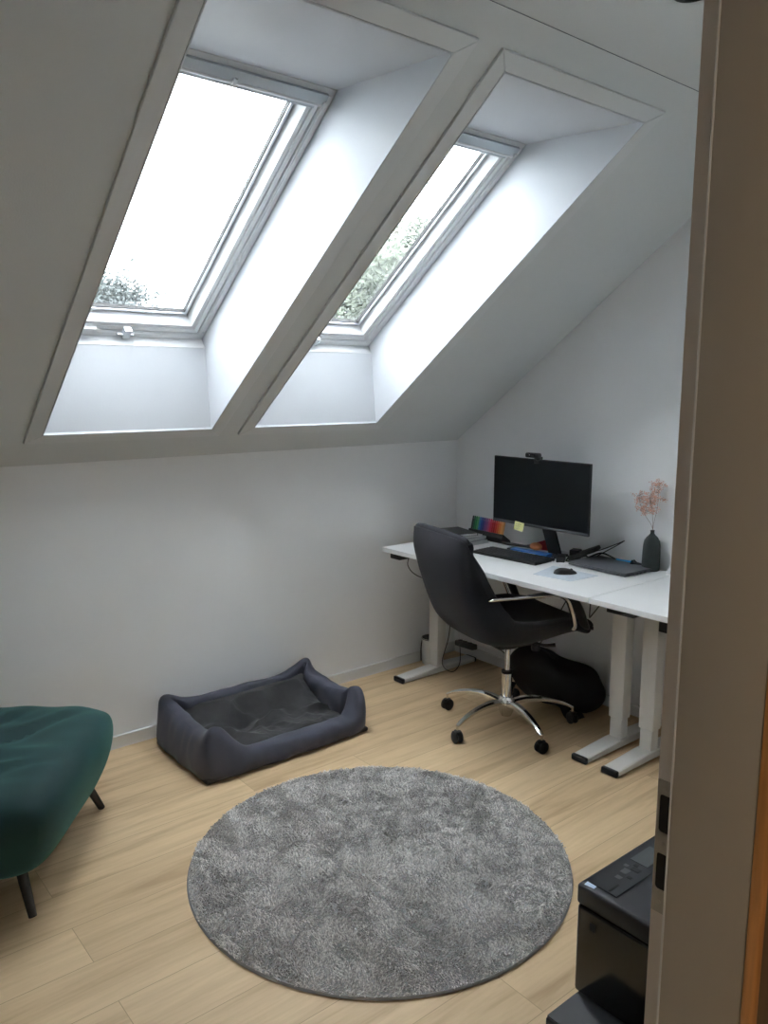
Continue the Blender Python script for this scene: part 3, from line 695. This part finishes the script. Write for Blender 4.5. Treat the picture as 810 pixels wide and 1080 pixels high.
for q in ((-0.035, 0.075), (-0.035, -0.085), (0.07, 0.03), (0.07, -0.085)):
    b.tube([(0.0, -0.04, 0.010), (q[0], q[1], 0.006)], [0.014, 0.006], 8, flat=(1, 0.5))
b.lathe([(0.035, 0), (0.035, 0.01), (0.02, 0.013)], 24, (0, -0.04, 0)); b.build('stand_foot', m_black, t)
t = thing('webcam', 'small black webcam clipped on top of the monitor', 'webcam', (MX, -0.80, mz1+DT))
b = MB(); b.box(-0.022, 0.010, -0.045, 0.045, 0.006, 0.032, 0.009, 3); b.build('webcam_body', m_black, t)
b = MB(); b.lathe([(0.012, 0), (0.012, 0.004), (0.008, 0.005)], 20, mtx=Matrix.Translation((-0.021, -0.012, 0.019)) @ Matrix.Rotation(R(-90), 4, 'Y')); b.build('lens', m_blackg, t)
b = MB(); b.box(-0.006, -0.0015, -0.035, -0.005, -0.022, 0.010, 0.002, 1); b.box(0.013, 0.030, -0.035, -0.005, -0.03, 0.010, 0.003, 1); b.box(-0.006, 0.030, -0.035, -0.005, 0.0005, 0.012, 0.002, 1); b.ell((-0.004, -0.030, 0.006), (0.014, 0.016, 0.014)); b.build('clip', m_black, t)
b = MB(); b.lathe([(0.0022, 0), (0.0022, 0.001)], 10, mtx=Matrix.Translation((-0.0225, 0.012, 0.021)) @ Matrix.Rotation(R(-90), 4, 'Y')); b.build('indicator_light', m_white, t)
t = thing('sticky_note', 'yellow sticky note with a scribble stuck under the monitor', 'note', (MX-0.003, -0.722, 0.925), 0)
b = MB(); b.prism([(-0.002, 0.034, 0.024), (-0.002, -0.030, 0.018), (-0.008, -0.024, -0.026), (-0.008, 0.038, -0.020)], (0.0006, 0, 0)); b.build('note_paper', m_note, t, smooth=False)
b = MB()
for i in range(3):
    zz = 0.010-0.011*i; b.tube([(-0.0035-0.0013*(i+0.6), 0.024-0.006*j+0.0*i, zz+0.003*math.sin(j*2.1+i)) for j in range(7-i)], 0.0009, 5)
b.build('handwriting', m_ink, t)

# ------------------------------------------------------------------ keyboard, mouse, pad
t = thing('keyboard', 'black computer keyboard on the desk in front of the monitor', 'keyboard', (-0.338, -0.765, DT), R(3))
t.scale = (1, 0.93, 1)
b = MB(); b.prism([(-0.082, 0.22, 0.001), (-0.082, -0.22, 0.001), (0.082, -0.22, 0.001), (0.082, 0.22, 0.001)], (0, 0, 0.012)); b.box(-0.082, 0.082, -0.22, 0.22, 0.001, 0.016, 0.005, 2); b.build('keyboard_case', m_black, t)
mk = mat('keycap', (0.022, 0.023, 0.027, 1), 0.5)
rows = [(-0.064, 0), (-0.043, 1), (-0.022, 2), (-0.001, 3), (0.020, 4), (0.048, 5)]
kk = 0
for x, r in rows:
    y = 0.208
    while y > -0.205:
        wk = 0.0165
        if r == 0 and 0.06 < y < 0.10: wk = 0.105
        if r in (1, 2) and y > 0.20: wk = 0.026
        if not (-0.093 > y > -0.103 or (y < 0.078-0.165 and y > 0.078-0.178)):
            b = MB(); b.box(x-0.0083, x+0.0083, y-wk, y, 0.0155, 0.0195, 0.0015, 1); b.build('key', mk, t); kk += 1
        y -= wk+0.0035
tag(t, None, None)
b = MB(); b.prism([(-0.555, -1.085, DT+0.0003), (-0.345, -1.035, DT+0.0003), (-0.345, -1.300, DT+0.0003), (-0.530, -1.283, DT+0.0003)], (0, 0, 0.0022))
tag(b.build('mouse_pad', m_pad, smooth=False), 'thin pale grey mouse pad under the black mouse', 'mouse pad')
t = thing('computer_mouse', 'black computer mouse lying on the pale pad', 'mouse', (-0.430, -1.175, DT+0.0025), R(-38))
b = MB(); bm2 = bmesh.new(); bmesh.ops.create_uvsphere(bm2, u_segments=28, v_segments=16, radius=1)
for v in bm2.verts:
    x, y, z = v.co; w_ = 0.032*(1-0.15*x)
    v.co = Vector((x*0.056, y*w_, max(0.0, z)*0.026*(1-0.25*x) + (0 if z > 0 else 0.0)))
b.merge(bm2); b.build('mouse_body', m_black, t)
b = MB(); b.lathe([(0.006, -0.003), (0.008, -0.002), (0.008, 0.002), (0.006, 0.003)], 16, mtx=Matrix.Translation((0.028, 0, 0.016)) @ Matrix.Rotation(R(90), 4, 'X')); b.build('scroll_wheel', m_gasket, t)

# ------------------------------------------------------------------ laptop
t = thing('laptop', 'closed dark grey laptop lying on the desk beside the vase', 'laptop', (-0.155, -1.238, DT), R(-3))
b = MB(); b.box(-0.118, 0.118, -0.170, 0.170, 0.003, 0.012, 0.004, 2); o = b.build('laptop_base', m_laptop, t)
b = MB(); b.box(-0.119, 0.118, -0.171, 0.171, 0.013, 0.020, 0.003, 2); b.build('laptop_lid', m_laptop, t)
for k in range(5): b = MB(); b.box(-0.095+k*0.03, -0.078+k*0.03, -0.1715, -0.168, 0.005, 0.010); b.build('side_port', m_gasket, t, smooth=False)
for xx in (-0.09, 0.09):
    for yy in (-0.14, 0.14): b = MB(); b.lathe([(0.008, 0.0002), (0.008, 0.004)], 12, (xx, yy, 0)); b.build('rubber_foot', m_gasket, t)

# ------------------------------------------------------------------ vase with dried sprigs
VX, VY = -0.050, -1.388
t = thing('bottle_vase', 'dark grey bottle-shaped vase at the wall end of the desk', 'vase', (VX, VY, DT))
b = MB(); b.lathe([(0.036, 0), (0.042, 0.003), (0.043, 0.02), (0.042, 0.08), (0.040, 0.125), (0.036, 0.146), (0.026, 0.163), (0.014, 0.175), (0.0095, 0.182), (0.0095, 0.194), (0.011, 0.197), (0.008, 0.197), (0.007, 0.18)], 40, capt=False)
b.build('vase_body', m_vase, t)
def sprig(label, tip, base, seed, side):
    rnd = random.Random(seed)
    t = thing('dried_sprig', label, 'dried flower', (VX, VY, DT+0.10))
    bs = Vector(base); tp = Vector(tip)
    b = MB(); mid = bs.lerp(tp, 0.5)+Vector((0, side*0.006, -0.006))
    b.tube([(0, 0, 0.0), bs, mid, tp], [0.0011, 0.0010, 0.0008, 0.0005], 5, smooth=5)
    tips = []
    for i in range(34):
        u = rnd.uniform(0.45, 1.0); p = bs.lerp(tp, u)
        # image-plane and depth spread alike
        d = Vector((rnd.gauss(0, 1), rnd.gauss(0, 1), rnd.gauss(0.35, 0.7))).normalized()*rnd.uniform(0.012, 0.044)
        b.tube([p, p+d*0.55+Vector((0, 0, 0.003)), p+d], [0.0006, 0.0005, 0.0004], 4)
        tips.append(p+d)
    b.build('stem', m_stem, t)
    b = MB()
    for p in tips:
        for q in range(12):
            c = p+Vector((rnd.gauss(0, 0.006), rnd.gauss(0, 0.006), rnd.gauss(0, 0.005))); r_ = rnd.uniform(0.0017, 0.0034)
            u = Vector((rnd.gauss(0, 1), rnd.gauss(0, 1), rnd.gauss(0, 1))).normalized(); v = u.orthogonal().normalized(); w_ = u.cross(v)
            b.add([c+u*r_, c-u*r_, c+v*r_, c-v*r_, c+w_*r_, c-w_*r_], [(0, 2, 4), (2, 1, 4), (1, 3, 4), (3, 0, 4), (2, 0, 5), (1, 2, 5), (3, 1, 5), (0, 3, 5)])
    b.build('blossom', m_flower, t, smooth=False)['kind'] = 'stuff'
sprig('leftmost dried pink sprig, leaning left out of the dark vase', (-0.05, 0.060, 0.265), (0, 0.001, 0.105), 1, 1)
sprig('middle dried pink sprig, shortest of those in the dark vase', (-0.015, 0.015, 0.265), (0, 0, 0.105), 2, -1)
sprig('tallest dried pink sprig, standing upright on the right in the dark vase', (0.005, -0.020, 0.325), (0, -0.001, 0.105), 3, -1)

# ------------------------------------------------------------------ pen case with fineliners
t = thing('pen_case', 'black folding case holding a row of coloured pens', 'pen case', (-0.075, -0.355, DT), R(-92))
b = MB(); b.prism([(-0.138, -0.045, 0.0005), (-0.138, 0.030, 0.0005), (-0.138, 0.024, 0.012), (-0.138, -0.030, 0.050), (-0.138, -0.036, 0.050), (-0.138, -0.045, 0.030)], (0.276, 0, 0))
b.build('case_tray', m_black, t, smooth=False)
pc = [(40,60,50),(30,110,70),(40,150,80),(90,180,120),(60,140,200),(40,90,180),(60,70,150),(120,80,160),(150,90,150),(200,90,140),(215,60,90),(200,40,50),(190,30,35),(215,60,40),(225,100,50),(235,140,70),(240,170,100),(215,150,90)]
cn = ['dark green','forest green','green','mint green','sky blue','blue','indigo','violet','mauve','pink','rose','crimson','red','vermilion','orange','light orange','apricot','tan']
for i, (c, nme) in enumerate(zip(pc, cn)):
    xl = -0.127+i*0.0149
    loc = Matrix.Translation((-0.075, -0.355, DT)) @ Matrix.Rotation(R(-92), 4, 'Z') @ Vector((xl, 0.0, 0.0))
    o = thing('fineliner_pen', '%s pen standing in the black case' % nme, 'pen', loc, R(-92), 'coloured pens in the black case')
    mc = mat('pen '+nme, srgb(*c), 0.4)
    base = Vector((0, -0.026, 0.048)); d = Vector((0, 0.035, 0.10)).normalized()*-1
    d = Vector((0, 0.22, 1)).normalized()
    b = MB(); b.tube([base, base+d*0.062], 0.0056, 6); b.build('barrel', mc, o)
    b = MB(); b.tube([base+d*0.0625, base+d*0.074, base+d*0.078], [0.0054, 0.005, 0.0032], 6); b.build('cap', mc, o)

# ------------------------------------------------------------------ stack of magazines with notebook
z = DT+0.0005; rnd = random.Random(4)
lab = ['white magazine at the bottom of the desk stack', 'grey magazine second from the bottom of the desk stack', 'pale paper pad in the middle of the desk stack', 'grey brochure just under the white booklet on the desk stack', 'thin white booklet directly under the black notebook']
hs_ = [0.010, 0.008, 0.012, 0.006, 0.010]; dims = [(0.23, 0.30), (0.22, 0.29), (0.21, 0.28), (0.21, 0.285), (0.19, 0.24)]
px_ = -0.262; py_ = -0.285
for i in range(5):
    a, c = dims[i]; o = thing('magazine', lab[i], 'magazine', (px_+rnd.uniform(-0.01, 0.01), py_+rnd.uniform(-0.012, 0.012)+0.02, z), R(rnd.uniform(-9, 9)), 'papers stacked under the black notebook')
    b = MB(); b.box(-a/2+0.002, a/2-0.002, -c/2+0.002, c/2-0.002, 0.0006, hs_[i]-0.0006); b.build('pages', m_paper, o, smooth=False)
    b = MB(); b.box(-a/2, a/2, -c/2, c/2, hs_[i]-0.0006, hs_[i]); b.box(-a/2, a/2, -c/2, c/2, 0, 0.0006); b.box(-a/2-0.0006, -a/2, -c/2, c/2, 0, hs_[i]); b.build('cover', m_mag if i in (1, 3) else m_paper, o, smooth=False)
    z += hs_[i]+0.0005
t = thing('notebook', 'black hardcover notebook lying on top of the magazine stack', 'notebook', (px_-0.02, py_-0.005, z+0.001), R(-14))
b = MB(); b.box(-0.072, 0.072, -0.106, 0.106, 0.002, 0.013); b.build('pages', m_paper, t, smooth=False)
b = MB(); b.box(-0.075, 0.075, -0.109, 0.109, 0.013, 0.0155, 0.0008, 1); b.box(-0.075, 0.075, -0.109, 0.109, 0, 0.002, 0.0006, 1); b.box(0.072, 0.076, -0.109, 0.109, 0, 0.0155, 0.0008, 1); b.build('cover', m_black, t)
# crumpled papers at the window end
t = thing('crumpled_paper', 'crumpled white paper bundle at the far left end of the desk', 'paper', (-0.435, -0.19, DT))
t.scale = (0.75, 0.75, 1)
b = MB(); bm2 = bmesh.new(); bmesh.ops.create_icosphere(bm2, subdivisions=4, radius=1)
for v in bm2.verts:
    n_ = noise.noise(v.co*2.2)*0.3+abs(noise.noise(v.co*5))*0.35
    v.co = Vector((v.co.x*0.045*(1+n_), v.co.y*0.060*(1+n_), 0.027+v.co.z*0.026*(1+n_*0.3)))
    v.co.z = max(v.co.z, 0.0005)
b.merge(bm2); b.build('crumpled_sheet', m_paper, t, smooth=False)

# ------------------------------------------------------------------ small things behind the keyboard
t = thing('round_brush', 'black handled brush with an orange tip lying behind the keyboard', 'brush', (-0.12, -0.655, DT), R(-84))
b = MB(); b.tube([(-0.15, 0, 0.010), (-0.11, 0, 0.011), (0.0, 0, 0.013), (0.045, 0, 0.018)], [0.006, 0.009, 0.007, 0.013], 12, smooth=4); b.build('handle', m_black, t)
b = MB(); b.ell((0.075, 0, 0.022), (0.036, 0.026, 0.021)); b.build('brush_tip', m_orange, t)
t = thing('blue_box', 'long flat blue pencil box lying behind the keyboard', 'box', (-0.219, -0.785, DT+0.0005), R(-84))
b = MB(); b.box(-0.135, 0.115, -0.026, 0.026, 0, 0.020, 0.002, 1); b.build('box_body', m_blue, t)
b = MB(); b.box(-0.100, 0.045, -0.0266, -0.0255, 0.0085, 0.0125); b.build('printed_line', m_paper, t, smooth=False)
b = MB(); b.box(-0.137, -0.112, -0.0268, 0.0268, -0.0003, 0.0208, 0.002, 1); b.build('end_flap', m_black, t)
t = thing('hand_tool', 'red hand tool with a pink end standing behind the blue box', 'hand tool', (-0.065, -0.748, DT), R(-84))
b = MB(); b.prism([(-0.06, -0.014, 0.030), (0.0, -0.014, 0.052), (0.035, -0.014, 0.068), (0.035, -0.014, 0.0005), (-0.02, -0.014, 0.0005)], (0, 0.028, 0)); b.build('tool_body', m_red, t, smooth=False)
b = MB(); b.box(0.036, 0.052, -0.017, 0.017, 0.0005, 0.074, 0.003, 2); b.build('end_plate', m_pink, t)

# docking hub and cable tangle
t = thing('docking_station', 'black docking station leaning beside the monitor foot', 'dock', (-0.105, -1.04, DT), R(20))
b = MB(); mt = Matrix.Translation((0, 0, 0.036)) @ Matrix.Rotation(R(-24), 4, 'X'); b.box(-0.055, 0.055, -0.075, 0.075, -0.010, 0.012, 0.006, 2, mtx=mt); b.build('dock_body', m_black, t)
b = MB(); b.box(-0.03, 0.03, 0.02, 0.07, 0.0005, 0.05, 0.004, 1); b.build('dock_foot', m_black, t)
def cable(name, label, pts, r=0.0025, m=None):
    b = MB(); b.tube(pts, r, 8, smooth=8); return tag(b.build(name, m or m_black), label, 'cable')
cable('looped_cable', 'black cable loop rising behind the laptop beside the monitor', [(-0.12, -1.03, DT+0.03), (-0.05, -1.09, DT+0.05), (-0.03, -1.19, DT+0.10), (-0.035, -1.225, DT+0.118), (-0.04, -1.18, DT+0.085), (-0.06, -1.10, DT+0.03), (-0.03, -1.06, DT+0.004)], 0.0026)
cable('tangled_cable', 'black cable tangle on the desk between monitor foot and laptop', [(-0.21, -0.93, DT+0.004), (-0.17, -0.99, DT+0.02), (-0.22, -1.02, DT+0.005), (-0.14, -1.07, DT+0.03), (-0.08, -1.05, DT+0.012), (-0.035, -1.10, DT+0.035), (-0.03, -1.20, DT+0.012), (-0.035, -1.30, DT+0.006)], 0.004)
cable('white_cable', 'thin white cable on the desk beside the keyboard', [(-0.26, -0.93, DT+0.002), (-0.27, -0.99, DT+0.002), (-0.235, -1.04, DT+0.002), (-0.22, -0.96, DT+0.01), (-0.16, -0.93, DT+0.015)], 0.0022, m_white)
t = thing('power_adapter', 'small black power adapter among the cables beside the monitor', 'adapter', (-0.222, -0.985, DT), R(35))
b = MB(); b.box(-0.05, 0.05, -0.022, 0.022, 0.0008, 0.030, 0.006, 2); b.build('adapter_body', m_black, t)
b = MB(); b.tube([(0.05, 0, 0.014), (0.065, 0, 0.014)], [0.006, 0.004], 8); b.build('strain_relief', m_black, t)
t = thing('blue_marker', 'blue and black tube lying behind the laptop', 'marker', (-0.045, -1.245, DT), R(-88))
b = MB(); b.tube([(-0.05, 0, 0.014), (0.045, 0, 0.014)], 0.012, 14, flat=(1, 1)); b.build('barrel', m_lblue, t)
b = MB(); b.tube([(-0.068, 0, 0.014), (-0.0505, 0, 0.014)], [0.009, 0.0125], 14); b.build('cap', m_black, t)
t = thing('clamp', 'small black clamp between blue tube and vase', 'clamp', (-0.06, -1.33, DT), R(-70))
b = MB(); b.tube([(-0.03, 0, 0.032), (-0.01, 0, 0.022), (0.03, 0, 0.014)], [0.013, 0.009, 0.012], 12, smooth=4); b.build('clamp_arm', m_black, t)
b = MB(); b.ell((-0.032, 0, 0.020), (0.010, 0.014, 0.0195)); b.ell((0.025, 0, 0.012), (0.016, 0.012, 0.0115)); b.build('clamp_knob', m_blackg, t)
# card leaning on the wall, black stand on the second desk
t = thing('white_card', 'white card leaning against the wall right of the vase', 'card', (-0.025, -1.53, DT))
b = MB(); b.prism([(-0.035, 0.055, 0.0005), (-0.035, -0.09, 0.0005), (-0.004, -0.09, 0.14), (-0.004, 0.0, 0.14)], (-0.002, 0, 0)); b.build('card_sheet', m_white, t, smooth=False)
t = thing('headset', 'black headset resting on the second desk beside the door frame', 'headset', (-0.215, -1.655, DT), R(20))
b = MB(); b.lathe([(0.020, 0), (0.034, 0.004), (0.036, 0.02), (0.028, 0.03)], 24, mtx=Matrix.Translation((0, 0.05, 0.037)) @ Matrix.Rotation(R(90), 4, 'X')); b.build('ear_cup', m_black, t)
b = MB(); b.lathe([(0.020, 0), (0.034, 0.004), (0.036, 0.02), (0.028, 0.03)], 24, mtx=Matrix.Translation((0, -0.09, 0.037)) @ Matrix.Rotation(R(90), 4, 'X')); b.build('ear_cup', m_black, t)
b = MB(); b.tube([(0, 0.035, 0.042), (0.02, 0.03, 0.05), (0.12, -0.035, 0.04), (0.02, -0.10, 0.075), (0, -0.105, 0.042)], 0.008, 10, smooth=6, flat=(1.3, 0.6)); b.build('headband', m_black, t)

# ------------------------------------------------------------------ under the desk
t = thing('backpack', 'bulky black backpack lying on the floor under the desk', 'bag', (-0.158, -0.93, 0), R(-90+1))
b = MB(); bm2 = bmesh.new(); bmesh.ops.create_uvsphere(bm2, u_segments=56, v_segments=32, radius=1)
for v in bm2.verts:
    q = [math.copysign(abs(c)**0.72, c) for c in v.co]
    x = q[0]*0.285; yv = q[1]*0.128
    hgt = 0.122 - 0.022*q[0]
    zc = 0.122 - 0.022*q[0]
    z = zc + q[2]*hgt
    nn = noise.noise(Vector((x*6, yv*6, z*8)))*0.016+noise.noise(Vector((x*15, yv*15, z*15)))*0.006
    z = max(0.002, z+nn*1.2); yv += nn
    v.co = Vector((x, yv, z))
b.merge(bm2); o = b.build('bag_body', m_bag, t); subd(o, 1)
b = MB(); b.tube([(-0.22, -0.05, 0.25), (-0.18, -0.07, 0.285), (-0.06, -0.06, 0.29), (0.02, -0.05, 0.25)], 0.009, 8, smooth=6, flat=(1.6, 0.5)); b.build('carry_handle', m_bag, t)
b = MB(); b.tube([(0.12, -0.11, 0.10), (0.17, -0.14, 0.04), (0.21, -0.145, 0.014), (0.25, -0.10, 0.03)], 0.014, 8, smooth=6, flat=(1.6, 0.5)); b.build('shoulder_strap', m_bag, t)
t = thing('waste_bin', 'small white cylindrical bin on the floor behind the left desk leg', 'bin', (-0.27, -0.085, 0))
b = MB(); b.lathe([(0.058, 0.0), (0.060, 0.004), (0.064, 0.158), (0.066, 0.160), (0.063, 0.162), (0.060, 0.158), (0.056, 0.01)], 36); b.build('bin_body', m_whitem, t)
b = MB(); b.lathe([(0.0645, 0.0), (0.0665, 0.003), (0.0645, 0.006)], 36, (0, 0, 0.155)); b.build('bin_rim', m_black, t)
b = MB(); b.tube([(-0.055, 0.030, 0.148), (-0.064, 0.030, 0.10), (-0.064, 0.029, 0.02)], 0.003, 8, smooth=4); b.build('bin_handle', m_black, t)
t = thing('cable_box', 'white cable box fixed low on the wall under the desk', 'cable box', (-0.012, -0.20, 0.12))
b = MB(); b.box(-0.06, 0.010, -0.16, 0.10, 0.0, 0.09, 0.006, 2); b.build('box_body', m_white, t)
b = MB(); b.box(-0.064, -0.058, -0.14, 0.06, 0.045, 0.05); b.build('box_slot', m_ink, t, smooth=False)
t = thing('power_strip', 'black power strip hanging by its cable under the desk', 'power strip', (-0.16, -0.26, 0.135), R(-100))
mt = Matrix.Rotation(R(-6), 4, 'Y')
b = MB(); b.box(-0.09, 0.09, -0.02, 0.02, -0.016, 0.016, 0.005, 2, mtx=mt); b.build('strip_body', m_black, t)
for k in range(3): b = MB(); b.lathe([(0.014, 0), (0.013, 0.003)], 18, mtx=mt @ Matrix.Translation((-0.055+k*0.05, 0, 0.0165))); b.build('socket', m_gasket, t)
cable('desk_cable', 'black cable looping under the left end of the desk', [(-0.60, -0.25, DT-0.04), (-0.60, -0.235, DT-0.10), (-0.56, -0.25, DT-0.155), (-0.50, -0.30, DT-0.18), (-0.40, -0.33, DT-0.16), (-0.34, -0.38, DT-0.05)], 0.0028)
cable('hanging_cable', 'thin black cable hanging in a loop to the floor behind the chair', [(-0.35, -0.35, DT-0.06), (-0.36, -0.34, 0.45), (-0.37, -0.33, 0.25), (-0.40, -0.31, 0.09), (-0.37, -0.36, 0.045), (-0.33, -0.38, 0.09), (-0.30, -0.35, 0.18), (-0.24, -0.28, 0.15)], 0.0024)
cable('sagging_cable', 'black cable sagging under the chair seat along the wall', [(-0.06, -0.30, 0.16), (-0.05, -0.42, 0.13), (-0.05, -0.55, 0.10), (-0.05, -0.66, 0.16), (-0.05, -0.80, 0.35), (-0.05, -1.0, DT-0.06)], 0.003)
cable('dangling_cable', 'short black cable dangling at the joint of the two desks', [(-0.66, -1.49, DT-0.028), (-0.655, -1.485, DT-0.07), (-0.62, -1.46, DT-0.11), (-0.55, -1.42, DT-0.125), (-0.42, -1.40, DT-0.07)], 0.0028)

# ------------------------------------------------------------------ printer on a black box
t = thing('storage_box', 'flat black box on the floor under the printer', 'box', (-1.80, -2.62, 0))
b = MB(); b.box(-0.235, 0.30, -0.26, 0.222, 0.002, 0.145, 0.006, 3); b.build('box_body', m_printer, t)
b = MB(); b.box(-0.232, 0.297, -0.257, 0.219, 0.1455, 0.152, 0.003, 2); b.build('box_lid', m_printer, t)
t = thing('printer', 'black inkjet printer with a control panel, beside the door frame', 'printer', (-1.708, -2.615, 0.1525))
PH = 0.298
b = MB(); b.box(-0.212, 0.23, -0.20, 0.222, 0.004, PH-0.055, 0.010, 3); b.build('printer_body', m_blackg, t)
b = MB(); b.box(-0.214, 0.232, -0.202, 0.224, PH-0.054, PH, 0.010, 4); lid = b.build('scanner_lid', m_printer, t)
b = MB(); b.box(-0.19, 0.21, 0.125, 0.212, PH+0.0002, PH+0.003, 0.0012, 1); cpn = b.build('control_panel', mat('panel black', (0.014, 0.016, 0.02, 1), 0.35), t)
b = MB(); b.box(-0.03, 0.06, 0.145, 0.195, PH+0.003, PH+0.0042); b.build('display', mat('grey display', (0.07, 0.08, 0.085, 1), 0.3), cpn, smooth=False)
for i, (x, y, w_, h_) in enumerate(((-0.165, 0.15, 0.02, 0.003), (-0.12, 0.168, 0.008, 0.008), (-0.10, 0.150, 0.006, 0.006), (-0.085, 0.172, 0.012, 0.009), (-0.06, 0.158, 0.009, 0.012), (-0.062, 0.185, 0.006, 0.006), (-0.042, 0.168, 0.006, 0.006), (0.085, 0.170, 0.012, 0.010), (0.11, 0.150, 0.008, 0.008), (0.11, 0.185, 0.008, 0.008))):
    b = MB(); b.box(x-w_, x+w_, y-h_, y+h_, PH+0.003, PH+0.0045, 0.0008, 1); b.build('button', mat('button grey', (0.10, 0.10, 0.11, 1), 0.4) if i % 2 else m_gasket, cpn)
b = MB(); mtb = Matrix.Translation((-0.192, 0.196, PH+0.0005)) @ Matrix.Rotation(R(15), 4, 'Z')
b.prism([mtb @ Vector(p) for p in ((-0.014, -0.012, 0), (0.012, -0.016, 0), (0.015, 0.010, 0), (-0.010, 0.014, 0))], (0, 0, 0.0008)); b.build('sticker', mat('pale blue sticker', (0.55, 0.66, 0.80, 1), 0.5), lid, smooth=False)
b = MB(); b.box(-0.2135, -0.2105, 0.165, 0.180, PH-0.105, PH-0.085); b.build('side_latch', m_gasket, t, smooth=False)
b = MB(); b.box(-0.15, 0.17, 0.20, 0.2235, 0.02, 0.10, 0.004, 1); b.build('paper_slot', m_gasket, t)
